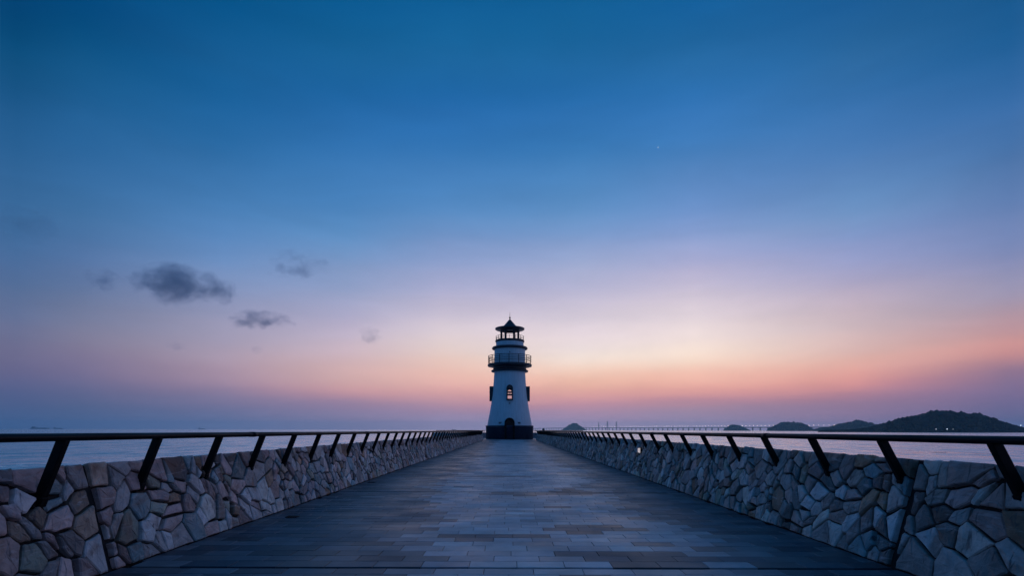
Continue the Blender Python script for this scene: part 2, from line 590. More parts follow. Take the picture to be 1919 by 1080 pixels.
palette_dark = [(0.028, 0.050, 0.074), (0.040, 0.064, 0.092), (0.054, 0.078, 0.106), (0.028, 0.042, 0.058), (0.052, 0.056, 0.070), (0.076, 0.096, 0.122)]
def sm(a, b, x):
    t = min(1, max(0, (x - a) / (b - a)))
    return t * t * (3 - 2 * t)
y = Y0 + 0.02
row = 0
phase = 0.0
lowf = [rng.random() * 6.28 for _ in range(8)]
while y < Y1 - 0.25:
    d = TD * (1.0 if rng.random() < 0.9 else rng.choice((0.8, 1.15)))
    nxt = [j for j in JOINTS if y < j <= y + d + 0.04]
    if nxt:
        d = max(0.06, nxt[0] - y)
    phase = (phase + TW * rng.choice((0.5, 0.5, 0.33, 0.62))) % TW
    x = -HW - phase
    # borders of the dark side strips wander a little from row to row
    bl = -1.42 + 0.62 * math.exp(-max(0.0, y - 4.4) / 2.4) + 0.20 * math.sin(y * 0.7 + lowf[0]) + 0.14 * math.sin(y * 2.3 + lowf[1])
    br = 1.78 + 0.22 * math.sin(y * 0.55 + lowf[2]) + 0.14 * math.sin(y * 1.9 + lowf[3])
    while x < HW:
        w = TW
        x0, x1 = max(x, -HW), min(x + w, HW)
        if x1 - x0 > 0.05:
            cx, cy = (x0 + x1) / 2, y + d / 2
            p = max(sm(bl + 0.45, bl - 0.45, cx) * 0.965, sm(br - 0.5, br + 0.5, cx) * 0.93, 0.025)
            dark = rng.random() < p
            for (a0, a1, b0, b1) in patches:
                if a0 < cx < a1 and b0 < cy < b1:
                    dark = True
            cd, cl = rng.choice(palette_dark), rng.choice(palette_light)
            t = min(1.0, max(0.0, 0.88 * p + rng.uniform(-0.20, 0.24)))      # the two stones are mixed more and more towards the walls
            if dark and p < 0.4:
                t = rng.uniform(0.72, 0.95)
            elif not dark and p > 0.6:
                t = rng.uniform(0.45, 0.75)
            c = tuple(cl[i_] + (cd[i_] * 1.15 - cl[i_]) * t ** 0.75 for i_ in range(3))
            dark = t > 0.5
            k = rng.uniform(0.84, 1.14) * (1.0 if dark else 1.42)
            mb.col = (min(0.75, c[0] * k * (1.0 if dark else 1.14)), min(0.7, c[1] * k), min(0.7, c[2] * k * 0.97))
            g = G / 2
            X0, X1, A, B = x0 + g, x1 - g, y + g, y + d - g
            h = [deck(A) + rng.uniform(-0.0016, 0.0016) for _ in range(4)]
            e = 0.003
            vs = [(X0, A, h[0] - e), (X1, A, h[1] - e), (X1, B, h[2] - e), (X0, B, h[3] - e),
                  (X0 + e, A + e, h[0]), (X1 - e, A + e, h[1]), (X1 - e, B - e, h[2]), (X0 + e, B - e, h[3]),
                  (X0, A, h[0] - .03), (X1, A, h[1] - .03), (X1, B, h[2] - .03), (X0, B, h[3] - .03)]
            mb.add(vs, [(4, 5, 6, 7)] + [(i, (i + 1) % 4, 4 + (i + 1) % 4, 4 + i) for i in range(4)] + [(8 + i, 8 + (i + 1) % 4, (i + 1) % 4, i) for i in range(4)])
        x += w
    y += d
    if nxt:
        y += 0.055
    row += 1
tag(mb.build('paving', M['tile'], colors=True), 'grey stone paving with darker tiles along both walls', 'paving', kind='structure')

# strip of a metal joint cover lying in each expansion joint of the deck
mb = MB()
for j in JOINTS:
    mb.box(-HW, HW, j + 0.008, j + 0.047, deck(j) - 0.029, deck(j) - 0.016)
tag(mb.build('joint_strip', M['dark']), 'dark expansion joints running across the paving', 'joint', kind='structure')

# plaza round the lighthouse
mb = MB()
mb.lathe([(0.0, PZ - 0.012), (PR, PZ - 0.012), (PR + 0.45, PZ - 0.012), (PR + 0.45, SEA - 1)], 0, LHY, 72, smooth=False)
tag(mb.build('plaza', material('plaza_paving', (0.17, 0.17, 0.185), 0.5, noise=0.35, nscale=1.3, bump=0.003, bscale=9, rnoise=0.12)),
    'round paved platform under the lighthouse', 'plaza', kind='structure')

# ------------------------------------------------------------------ floor drains
def drain(x, y, label):
    m = MB()
    z = deck(y) + 0.003
    r = 0.085
    m.lathe([(0.0, z), (r, z), (r + 0.012, z - 0.006)], x, y, 20, smooth=False)
    root = m.build('drain_cover', M['dark'])
    m2 = MB()
    for k in range(-3, 4):
        m2.box(x + k * 0.022 - 0.006, x + k * 0.022 + 0.006, y - 0.065, y + 0.065, z + 0.001, z + 0.006)
    m2.build('grate', M['metal'], root)
    tag(root, label, 'drain', 'floor drains beside the left wall')
drain(-2.86, 7.15, 'dark round floor drain by the left wall, the nearer one')
drain(-3.02, 11.9, 'dark round floor drain by the left wall, the farther one')

# ------------------------------------------------------------------ stone walls
FT = Vector((0.2 * EYE, 0.767 * EYE))      # up the battered face: (outward, up)
FL = FT.length
FT.normalize()
FN = Vector((-FT.y, FT.x))                 # out of the face, towards the path
THICK = 0.12

def clip(poly, nx, ny, c):
    """keep the side nx*x+ny*y <= c"""
    out = []
    m = len(poly)
    for i in range(m):
        p, q = poly[i], poly[(i + 1) % m]
        dp, dq = nx * p[0] + ny * p[1] - c, nx * q[0] + ny * q[1] - c
        if dp <= 0:
            out.append(p)
        if (dp < 0 < dq) or (dq < 0 < dp):
            t = dp / (dp - dq)
            out.append((p[0] + (q[0] - p[0]) * t, p[1] + (q[1] - p[1]) * t))
    return out

def area(poly):
    return 0.5 * sum(poly[i][0] * poly[(i + 1) % len(poly)][1] - poly[(i + 1) % len(poly)][0] * poly[i][1] for i in range(len(poly)))

def inset(poly, d):
    cur = list(poly)
    m = len(poly)
    for i in range(m):
        p, q = poly[i], poly[(i + 1) % m]
        ex, ey = q[0] - p[0], q[1] - p[1]
        l = math.hypot(ex, ey)
        if l < 1e-6:
            continue
        nx, ny = ey / l, -ex / l          # outward for ccw
        cur = clip(cur, nx, ny, nx * p[0] + ny * p[1] - d)
        if len(cur) < 3:
            return []
    return cur

def round_corners(poly, k):
    """cut the corners, keep it convex"""
    out = []
    m = len(poly)
    for i in range(m):
        a, p, b = poly[i - 1], poly[i], poly[(i + 1) % m]
        for q in (a, b):
            l = math.hypot(q[0] - p[0], q[1] - p[1])
            t = min(0.36, k / max(l, 1e-6))
            out.append((p[0] + (q[0] - p[0]) * t, p[1] + (q[1] - p[1]) * t))
    return out

def warp_amount(u, v, seed):
    """smooth shear and stretch, so that the stones lie at many angles"""
    a = 0.085 * math.sin(u * 3.1 + seed) + 0.06 * math.sin(v * 7.3 + u * 2.2 + seed * 1.7) + 0.035 * math.sin(u * 11 + v * 6 + seed)
    b = 0.055 * math.sin(u * 4.7 + v * 2.9 + seed * 0.6) + 0.035 * math.sin(u * 9.1 - v * 3 + seed)
    return a, b

def tidy(poly, short):
    """drop the short sides so that the stones are blunt four- and five-sided pieces"""
    pts = list(poly)
    k = True
    while k and len(pts) > 4:
        k = False
        for i in range(len(pts)):
            p, q = pts[i], pts[(i + 1) % len(pts)]
            if math.hypot(p[0] - q[0], p[1] - q[1]) < short:
                pts[i] = ((p[0] + q[0]) / 2, (p[1] + q[1]) / 2)
                pts.pop((i + 1) % len(pts))
                k = True
                break
    return pts

def cells(u0, u1, v0, v1, seed, rmin, rmax):
    """irregular polygons filling a strip: a power diagram of darts thrown at varied spacing, warped"""
    r = random.Random(seed)
    pts = []
    grid = {}
    cs = rmax
    M0 = 0.35
    def near(p, rad):
        gx, gy = int(math.floor(p[0] / cs)), int(math.floor(p[1] / cs))
        k = int(math.ceil(rad / cs))
        for i in range(gx - k, gx + k + 1):
            for j in range(gy - k, gy + k + 1):
                for q in grid.get((i, j), ()):
                    yield q
    tries = int((u1 - u0 + 2 * M0) * (v1 - v0 + 2 * M0) / (rmin * rmin) * 9)
    for _ in range(tries):
        rad = rmin + (rmax - rmin) * r.random() ** 1.3
        p = (r.uniform(u0 + 0.05, u1 - 0.05), r.uniform(v0 + 0.045, v1 - 0.045), rad)
        if all(math.hypot(p[0] - q[0], p[1] - q[1]) >= 0.5 * (p[2] + q[2]) for q in near(p, rmax * 2)):
            pts.append(p)
            grid.setdefault((int(math.floor(p[0] / cs)), int(math.floor(p[1] / cs))), []).append(p)
    res = []
    for p in pts:
        poly = [(u0 - 2 * M0, v0 - 2 * M0), (u1 + 2 * M0, v0 - 2 * M0), (u1 + 2 * M0, v1 + 2 * M0), (u0 - 2 * M0, v1 + 2 * M0)]
        nb = sorted((q for q in near(p, rmax * 3.0) if q is not p), key=lambda q: (q[0] - p[0]) ** 2 + (q[1] - p[1]) ** 2)[:26]
        for q in nb:
            nx, ny = q[0] - p[0], q[1] - p[1]
            wp, wq = 0.16 * p[2] ** 2, 0.16 * q[2] ** 2
            poly = clip(poly, nx, ny, 0.5 * (q[0] ** 2 + q[1] ** 2 - p[0] ** 2 - p[1] ** 2 + wp - wq))
            if len(poly) < 3:
                break
        if len(poly) < 3:
            continue
        out = []
        for a, b in poly:
            wa, wb = warp_amount(a, b, seed % 7)
            fa = max(0.0, min(1.0, (a - u0) / 0.3, (u1 - a) / 0.3))
            fb = max(0.0, min(1.0, (b - v0) / 0.22, (v1 - b) / 0.22))
            wa, wb = wa * fa, wb * fb
            out.append((a + wa, b + wb))
        if area(out) < 0:
            out = out[::-1]
        out = tidy(out, 0.055)
        top = v1 - r.uniform(0.0, 0.016)
        for (nx, ny, c) in ((-1, 0, -u0 - r.uniform(0, 0.012)), (1, 0, u1 - r.uniform(0, 0.012)), (0, -1, -v0), (0, 1, top)):
            out = clip(out, nx, ny, c)
            if len(out) < 3:
                break
        if len(out) >= 3 and area(out) > 0.0012:
            res.append(out)
    return res

stone_cols = [((0.30, 0.33, 0.37), 5), ((0.38, 0.40, 0.44), 5), ((0.42, 0.355, 0.375), 4), ((0.35, 0.29, 0.315), 3), ((0.50, 0.51, 0.53), 3),
              ((0.25, 0.18, 0.14), 0.9), ((0.16, 0.17, 0.19), 2.6), ((0.24, 0.30, 0.28), 2.2), ((0.16, 0.27, 0.33), 2.0), ((0.29, 0.25, 0.22), 1.2)]
stone_pool = [c for c, w in stone_cols for _ in range(int(w * 10))]

def stone_wall(side, joints, label, seed, tint, jw):
    """side -1 left, +1 right; the right wall stands a little higher"""
    r = random.Random(seed)
    FL = globals()['FL'] * (1.0 if side < 0 else 0.932 / 0.882)
    # mortar core with the battered face, a flat top and an upright sea side
    m = MB()
    core = -0.03
    def P(u, v, d):       # strip (u along, v up the face then over the top) -> world; d out of the surface
        if v <= FL:
            ox, oz = FT.x * v + FN.x * d, FT.y * v + FN.y * d
        else:
            ox, oz = FT.x * FL + (v - FL), FT.y * FL + d
        return (side * (HW + ox), u, deck(u) + oz)
    def quad(pts):
        return pts if side > 0 else pts[::-1]
    prof = [(-0.05, -1.2), (0.030, -0.02), (FT.x * FL + 0.030, FT.y * FL - 0.030), (FT.x * FL + THICK, FT.y * FL - 0.030), (FT.x * FL + THICK + 0.10, -1.2)]
    us = [Y0, Y1 + 0.6]
    vs = [(side * (HW + a), u, deck(u) + b) for u in us for a, b in prof]
    k = len(prof)
    fs = [(i, (i + 1) % k, k + (i + 1) % k, k + i) for i in range(k)] + [tuple(range(k)), tuple(range(k, 2 * k))]
    m.add(vs, fs)
    wall = m.build('stone_wall', M['mortar'])
    tag(wall, label, 'stone wall', 'stone walls along the pier')
    s = MB()
    bounds = [Y0] + joints + [Y1 + 0.55]
    for bi, (b0, b1) in enumerate(zip(bounds, bounds[1:])):
        ja = jw if bi else 0.0
        jb = jw if bi < len(bounds) - 2 else 0.0
        span = b1 - b0
        for (v0, v1, top) in ((0.0, FL, False),):
            for poly in cells(b0 + ja, b1 - jb, v0, v1, seed + bi * 7 + (3 if top else 0), 0.095, 0.27):
                gap = r.uniform(0.0040, 0.0092)
                if r.random() < 0.12:
                    gap += 0.007
                pl = inset(poly, gap)
                if len(pl) < 3 or area(pl) < 0.0012:
                    continue
                pl = round_corners(pl, r.uniform(0.004, 0.013))
                if len(pl) > 3:                     # ragged outline
                    rg = []
                    for qi in range(len(pl)):
                        a_, b_ = pl[qi], pl[(qi + 1) % len(pl)]
                        rg.append(a_)
                        ll = math.hypot(a_[0] - b_[0], a_[1] - b_[1])
                        if ll > 0.05:
                            nn = 2 if ll > 0.12 else 1
                            for w_ in range(1, nn + 1):
                                f_ = w_ / (nn + 1) + r.uniform(-0.1, 0.1)
                                dd = r.uniform(-0.0010, 0.0060)
                                rg.append((a_[0] + (b_[0] - a_[0]) * f_ - (b_[1] - a_[1]) / ll * dd, a_[1] + (b_[1] - a_[1]) * f_ + (b_[0] - a_[0]) / ll * dd))
                    pl = rg
                q1 = pl
                q2 = inset(pl, 0.020)
                if len(q1) < 3:
                    continue
                c = r.choice(stone_pool)
                kk = r.choice((r.uniform(0.38, 0.75), r.uniform(0.75, 1.15), r.uniform(0.95, 1.40)))
                s.col = tuple(min(0.72, c[i] * kk * tint[i]) for i in range(3))
                cu = sum(p[0] for p in pl) / len(pl)
                cv = sum(p[1] for p in pl) / len(pl)
                tu, tv = r.uniform(-0.08, 0.08), r.uniform(-0.08, 0.08)
                d0 = r.uniform(-0.005, 0.022) + (-0.006 if top else 0.0)
                def H(p, base):
                    return base + (p[0] - cu) * tu + (p[1] - cv) * tv
                # ring 0 sunk in the mortar, ring 1 the shoulder, ring 2 the edge of the face, then a centre point
                ring0 = [P(p[0], p[1], -0.045) for p in pl]
                ring1 = [P(p[0], p[1], H(p, d0 - 0.004)) for p in pl]
                n0 = len(pl)
                if len(q2) >= 3:
                    # face patch: shrink about the centroid so the rings keep the same count
                    f = 1 - 0.010 / max(0.03, math.sqrt(area(pl) / PI))
                    ring2 = [P(cu + (p[0] - cu) * f, cv + (p[1] - cv) * f, H(p, d0 + 0.006 + r.uniform(-0.003, 0.003))) for p in pl]
                    ring3 = [P(cu + (p[0] - cu) * 0.45, cv + (p[1] - cv) * 0.45, H(p, d0 + 0.009 + r.uniform(-0.004, 0.004))) for p in pl]
                else:
                    ring2 = [P(cu + (p[0] - cu) * 0.8, cv + (p[1] - cv) * 0.8, H(p, d0 + 0.005)) for p in pl]
                    ring3 = [P(cu + (p[0] - cu) * 0.4, cv + (p[1] - cv) * 0.4, H(p, d0 + 0.006)) for p in pl]
                ctr = P(cu, cv, d0 + 0.009 + r.uniform(-0.004, 0.005))
                vs = ring0 + ring1 + ring2 + ring3 + [ctr]
                fs = []
                for ring in range(3):
                    for i in range(n0):
                        j = (i + 1) % n0
                        fs.append((ring * n0 + i, ring * n0 + j, (ring + 1) * n0 + j, (ring + 1) * n0 + i))
                for i in range(n0):
                    fs.append((3 * n0 + i, 3 * n0 + (i + 1) % n0, 4 * n0))
                if side > 0:
                    fs = [f[::-1] for f in fs]
                s.add(vs, fs, False)
    s.build('stonework', M['stone'], wall, colors=True)
    return wall

stone_wall(-1, [4.40, 16.5, 29.0, 41.5, 54], 'left wall of pale pinkish grey rubble stones, the one without the small light', 101, (1.56, 1.40, 1.25), 0.030)
stone_wall(1, [4.58, 17.0, 29.5, 42, 54.5], 'right wall of bluish grey rubble stones with a wide dark vertical joint', 211, (1.60, 1.38, 1.18), 0.034)

# ------------------------------------------------------------------ railings of the pier
RX = 2.8 * EYE
RZ = 0.951 * EYE
def railing(side, first, step, label):
    root = empty('railing', (side * RX, 0, deck(0)))
    tag(root, label, 'railing', 'black railings along the pier walls')
    m = MB()
    ys = [Y0 + 0.1 + i * (Y1 - 0.2 - Y0) / 60 for i in range(61)]
    m.tube([(0, yy, deck(yy) - deck(0) + RZ) for yy in ys], 0.044, 20, ry=0.029)
    for k in range(12):                        # sleeves where the rail lengths meet
        yy = 1.4 + k * 5.4
        m.tube([(0, yy - 0.06, deck(yy) - deck(0) + RZ), (0, yy + 0.06, deck(yy) - deck(0) + RZ)], 0.0475, 20, ry=0.0325)
    m.build('handrail', M['handrail'], root)
    # one bracket post leaning from the wall face in towards the rail
    zb = 0.545 if side < 0 else 0.612
    p = Vector((side * ((2.8 + 0.2608 * zb + 0.013) * EYE - RX), 0, zb * EYE))
    q = Vector((0, 0, RZ - 0.012))
    m = MB()
    m.bar(p, q, 0.068, 0.05)
    m.bar(p - (q - p).normalized() * 0.03, p + (q - p) * 0.09, 0.080, 0.062)
    nrm = Vector((side * FN.x, 0, FN.y))
    m.bar(p - nrm * 0.05, p + nrm * 0.006, 0.135, 0.12)
    post0 = None
    k = 0
    y = first - step * math.floor((first - Y0 - 0.3) / step)
    while y < Y1 - 0.15:
        if post0 is None:
            post0 = m.build('post', M['metal'], root, bevel=0.006)
            o = post0
        else:
            o = copy_tree(post0, root)
        o.location = (0, y, deck(y) - deck(0))
        y += step
    return root
railing(-1, 3.92, 1.055, 'black metal railing on slanted posts along the left stone wall')
railing(1, 3.610, 1.092, 'black metal railing on slanted posts along the right stone wall')

# ------------------------------------------------------------------ small lit lamp on the right wall
lv = 0.565 / 0.767 * FL
ly = 13.9
lx = HW + FT.x * lv
lz = deck(ly) + FT.y * lv
lamp = empty('wall_lamp', (lx - 0.03, ly, lz))
tag(lamp, 'small square lit lamp fixed to the right stone wall under the railing', 'lamp')
m = MB()
m.box(-0.05, 0.06, -0.075, 0.075, -0.072, 0.072)
m.build('housing', M['metal'], lamp, bevel=0.006)
m = MB()
m.box(-0.062, -0.046, -0.058, 0.058, -0.055, 0.055)
m.box(-0.055, -0.03, -0.079, -0.070, -0.062, 0.062)
m.build('diffuser', M['lampglass'], lamp)

# ------------------------------------------------------------------ plaza parapet and railing
gap = math.asin((HW + 0.35) / (PR - 0.1)) + 0.005
wallr = MB()
a0, a1 = gap, 2 * PI - gap
wz = PZ + 0.80
wallr.lathe([(PR - 0.18, PZ - 0.3), (PR - 0.02, wz), (PR + 0.34, wz), (PR + 0.36, SEA - 0.5)], 0, LHY, 120, a0, a1, smooth=False)
pw = material('plaza_wall_stone', (0.30, 0.31, 0.34), 0.8, noise=0.6, nscale=3.2, bump=0.03, bscale=5)
parapet = tag(wallr.build('parapet', pw), 'low curved stone parapet ringing the platform behind the lighthouse', 'parapet')
root = empty('platform_railing', (0, LHY, PZ))
tag(root, 'black railing curving round the platform behind the lighthouse', 'railing')
m = MB()
nseg = 110
pts = []
for i in range(nseg + 1):
    a = a0 + (a1 - a0) * i / nseg
    pts.append(((PR - 0.16) * math.sin(a), -(PR - 0.16) * math.cos(a), 1.14))
m.tube(pts, 0.044, 10, ry=0.032)
m.build('handrail', M['handrail'], root)
p0 = None
npost = 48
for i in range(npost):
    a = a0 + (a1 - a0) * (i + 0.5) / npost
    if p0 is None:
        m = MB()
        m.bar((0.0, -(PR + 0.0), 0.60), (0.0, -(PR - 0.16), 1.13), 0.07, 0.05)
        p0 = m.build('post', M['metal'], root)
        o = p0
    else:
        o = p0.copy()
        sc.collection.objects.link(o)
        o.parent = root
    o.rotation_euler = (0, 0, a)

# ------------------------------------------------------------------ lighthouse
LH = empty('lighthouse', (0, LHY, PZ))
tag(LH, 'white tapering lighthouse with dark base, ringed gallery and open domed lantern', 'lighthouse')
def Z(z):          # world height -> height above the lighthouse foot
    return z - PZ
def lpart(mb, name, mat, parent=None, bevel=0):
    return mb.build(name, mat, parent or LH, bevel=bevel)

m = MB()
m.lathe([(3.10, 0.0), (3.27, 0.0), (3.27, Z(1.55)), (3.33, Z(1.57)), (3.33, Z(1.70)), (3.22, Z(1.73)), (2.9, Z(1.73))], n=96)
lpart(m, 'plinth', M['plinth'])

# tower wall as a solid of revolution with four window openings and a doorway left out
prof = [(3.09, 1.73), (3.02, 2.15), (2.90, 2.75), (2.77, 3.44), (2.63, 4.25), (2.54, 4.82), (2.49, 5.25), (2.42, 5.7), (2.35, 6.3), (2.30, 6.85), (2.26, 7.3), (2.20, 8.1), (2.15, 9.0), (2.14, 9.3)]
OPEN_Z = (5.25, 6.85)
hwin = 0.155                       # half angle of the window openings
angs = []
for q in range(4):
    c = q * PI / 2
    for k in range(13):
        angs.append(c + hwin + (PI / 2 - 2 * hwin) * k / 12)
    for k in range(1, 4):
        angs.append(c + PI / 2 - hwin + 2 * hwin * k / 4)
NA = len(angs)
def is_win(k):
    a = 0.5 * (angs[k] + (angs[(k + 1) % NA] + (2 * PI if k == NA - 1 else 0)))
    a = (a + PI / 4) % (PI / 2) - PI / 4
    return abs(a) < hwin
m = MB()
for thick in (0.0, 0.30):
    vs = [((r - thick) * math.sin(a), -(r - thick) * math.cos(a), Z(z)) for r, z in prof for a in angs]
    fs = []
    for i in range(len(prof) - 1):
        zc = 0.5 * (prof[i][1] + prof[i + 1][1])
        for k in range(NA):
            if is_win(k) and OPEN_Z[0] - 0.01 < zc < OPEN_Z[1] + 0.01:
                continue
            k2 = (k + 1) % NA
            f = (i * NA + k, i * NA + k2, (i + 1) * NA + k2, (i + 1) * NA + k)
            fs.append(f if thick == 0 else f[::-1])
    m.add(vs, fs, True)
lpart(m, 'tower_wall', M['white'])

def arch(hw, z0, z1, n=12):
    pts = [(-hw, z0)]
    for k in range(n + 1):
        a = PI - PI * k / n
        pts.append((hw * math.cos(a), z1 - hw + hw * math.sin(a)))
    pts.append((hw, z0))
    return pts                        # clockwise from bottom left, seen from the front
def arch_frame(mb, outer, inner, yf, yb):
    n = len(outer)
    vs = [(x, yf, z) for x, z in outer] + [(x, yf, z) for x, z in inner] + [(x, yb, z) for x, z in outer] + [(x, yb, z) for x, z in inner]
    fs = []
    for i in range(n):
        j = (i + 1) % n
        fs += [(i, j, n + j, n + i), (2 * n + j, 2 * n + i, 3 * n + i, 3 * n + j), (j, i, 2 * n + i, 2 * n + j), (n + i, n + j, 3 * n + j, 3 * n + i)]
    mb.add(vs, fs)
w0, w1 = Z(5.10), Z(7.17)
win0 = None
for q in range(4):
    if win0 is None:
        m = MB()
        arch_frame(m, arch(0.43, w0, w1), arch(0.29, w0 + 0.20, w1 - 0.30), -2.78, -1.92)
        win0 = lpart(m, 'window', M['navy'])
        b = MB()
        zc = w0 + 0.95
        b.box(-0.29, 0.29, -2.55, -2.45, zc - 0.33, zc - 0.10)
        b.box(-0.29, 0.29, -2.55, -2.45, zc + 0.02, zc + 0.25)
        b.box(-0.02, 0.02, -2.54, -2.46, zc - 0.10, zc + 0.02)
        b.build('mullion', M['navy'], win0)
        b = MB()
        b.add([(x, -2.5, z) for x, z in arch(0.285, w0 + 0.205, w1 - 0.305)], [tuple(range(len(arch(0.285, 0, 1))))[::-1]])
        b.build('pane', M['glass'], win0)
        o = win0
    else:
        o = copy_tree(win0, LH)
        if q == 2:                             # the seaward window stands open, without bars
            for ch in [c for c in o.children if c.name.startswith('mullion')]:
                bpy.data.objects.remove(ch)
    o.rotation_euler = (0, 0, q * PI / 2)

# doorway: arched surround standing proud of the plinth with a dark red door set back in it
m = MB()
arch_frame(m, arch(0.67, 0.0, Z(2.74)), arch(0.46, 0.0, Z(2.44)), -3.46, -2.6)
lpart(m, 'door_surround', M['metal'])
m = MB()
ao = arch(0.455, 0.005, Z(2.435))
n0 = len(ao)
m.add([(x, -3.22, z) for x, z in ao] + [(x, -3.16, z) for x, z in ao],
      [tuple(range(n0))[::-1], tuple(range(n0, 2 * n0))] + [(i, (i + 1) % n0, n0 + (i + 1) % n0, n0 + i) for i in range(n0)])
door = lpart(m, 'door', M['door'])
m = MB()
m.tube([(0.06, -3.225, 1.05), (0.06, -3.27, 1.05), (0.06, -3.27, 1.20), (0.06, -3.225, 1.20)], 0.012, 8)
m.build('handle', M['plaque'], door)
m = MB()
m.box(-0.008, 0.008, -3.228, -3.221, 0.02, 2.2)
m.build('door_seam', M['dark'], door)
for s in (-1, 1):
    m = MB()
    m.box(s * 1.22 - 0.24, s * 1.22 + 0.24, -2.83, -2.70, Z(1.95), Z(2.18))
    lpart(m, 'plaque', M['plaque'], bevel=0.01)
for zz, rr in ((4.70, 2.60), (11.65, 2.155)):
    m = MB()
    m.tube([(0, -rr + 0.06, Z(zz)), (0, -rr - 0.04, Z(zz))], 0.085, 16)
    m.tube([(0, -rr - 0.04, Z(zz)), (0, -rr - 0.055, Z(zz))], 0.055, 12)
    lpart(m, 'round_vent', M['plaque'])

m = MB()
m.lathe([(1.9, Z(9.12)), (2.52, Z(9.14)), (2.56, Z(9.22)), (2.56, Z(9.34)), (2.40, Z(9.42)), (2.28, Z(9.50)), (2.30, Z(9.72)), (2.62, Z(9.86)),
         (3.02, Z(9.90)), (3.05, Z(9.96)), (3.05, Z(10.16)), (2.98, Z(10.20)), (2.0, Z(10.20))], n=96)
lpart(m, 'gallery', M['navy'])

def round_railing(name, r, z0, z1, nposts, rails, rad):
    g = MB()
    for f in rails:
        z = z0 + (z1 - z0) * f
        g.tube([(r * math.sin(2 * PI * k / 64), -r * math.cos(2 * PI * k / 64), z) for k in range(64)], rad if f == 1 else rad * 0.75, 6, closed=True)
    o = g.build(name, M['metal'], LH)
    first = None
    for k in range(nposts):
        if first is None:
            g = MB()
            g.tube([(0, -r, z0 - 0.04), (0, -r, z1)], rad * 1.1, 6)
            first = g.build('post', M['metal'], o)
            c = first
        else:
            c = first.copy()
            sc.collection.objects.link(c)
            c.parent = o
        c.rotation_euler = (0, 0, 2 * PI * (k + 0.5) / nposts + 0.19)
    return o
round_railing('gallery_railing', 2.96, Z(10.19), Z(11.29), 14, (0.34, 0.56, 0.78, 1.0), 0.042)

m = MB()
m.lathe([(2.12, Z(10.19)), (2.13, Z(12.28))], n=96)
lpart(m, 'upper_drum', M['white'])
m = MB()
m.lathe([(2.0, Z(12.24)), (2.38, Z(12.25)), (2.46, Z(12.32)), (2.46, Z(12.48)), (2.36, Z(12.58)), (1.8, Z(12.60))], n=96)
lpart(m, 'cornice', M['navy'])
m = MB()
m.lathe([(1.91, Z(12.59)), (1.91, Z(13.26))], n=96)
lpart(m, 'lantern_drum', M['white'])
m = MB()
m.lathe([(1.8, Z(13.24)), (1.95, Z(13.24)), (2.01, Z(13.30)), (2.01, Z(13.50)), (1.95, Z(13.55)), (0.0, Z(13.55))], n=96)
lpart(m, 'lantern_deck', M['navy'])
round_railing('lantern_railing', 1.93, Z(13.54), Z(14.06), 14, (0.5, 1.0), 0.026)
m = MB()
m.lathe([(1.02, Z(14.78)), (1.33, Z(14.78)), (1.33, Z(15.0)), (1.02, Z(15.0))], n=48, closed=True)
lpart(m, 'ring_beam', M['navy'])
c0 = None
for k in range(6):
    if c0 is None:
        m = MB()
        m.lathe([(0.19, Z(13.54)), (0.19, Z(13.64)), (0.15, Z(13.68)), (0.145, Z(14.66)), (0.19, Z(14.7)), (0.19, Z(14.78))], 0.0, -1.17, 20)
        c0 = lpart(m, 'column', M['navy'])
        o = c0
    else:
        o = c0.copy()
        sc.collection.objects.link(o)
        o.parent = LH
    o.rotation_euler = (0, 0, R(30) + k * PI / 3)
m = MB()
m.lathe([(0.0, Z(15.0)), (1.35, Z(14.94)), (1.92, Z(14.97)), (2.02, Z(15.03)), (2.03, Z(15.19)), (1.95, Z(15.23)), (1.45, Z(15.28)), (1.15, Z(15.33)), (0.84, Z(15.56)),
         (0.42, Z(16.05)), (0.06, Z(16.48)), (0.0, Z(16.50))], n=72)
roof = lpart(m, 'roof', M['roof'])
m = MB()
m.lathe([(0.05, Z(16.46)), (0.05, Z(16.56)), (0.12, Z(16.62)), (0.13, Z(16.70)), (0.05, Z(16.80)), (0.028, Z(16.85)), (0.022, Z(17.2)), (0.012, Z(17.45)), (0.0, Z(17.46))], n=16)
m.build('finial', M['metal'], roof)

# ------------------------------------------------------------------ hills and islands
ICO = None
def ico():
    global ICO
    if ICO is None:
        import bmesh
        b = bmesh.new()
        bmesh.ops.create_icosphere(b, subdivisions=1, radius=1)
        ICO = (np.array([v.co[:] for v in b.verts]), np.array([[v.index for v in f.verts] for f in b.faces]))
        b.free()
    return ICO

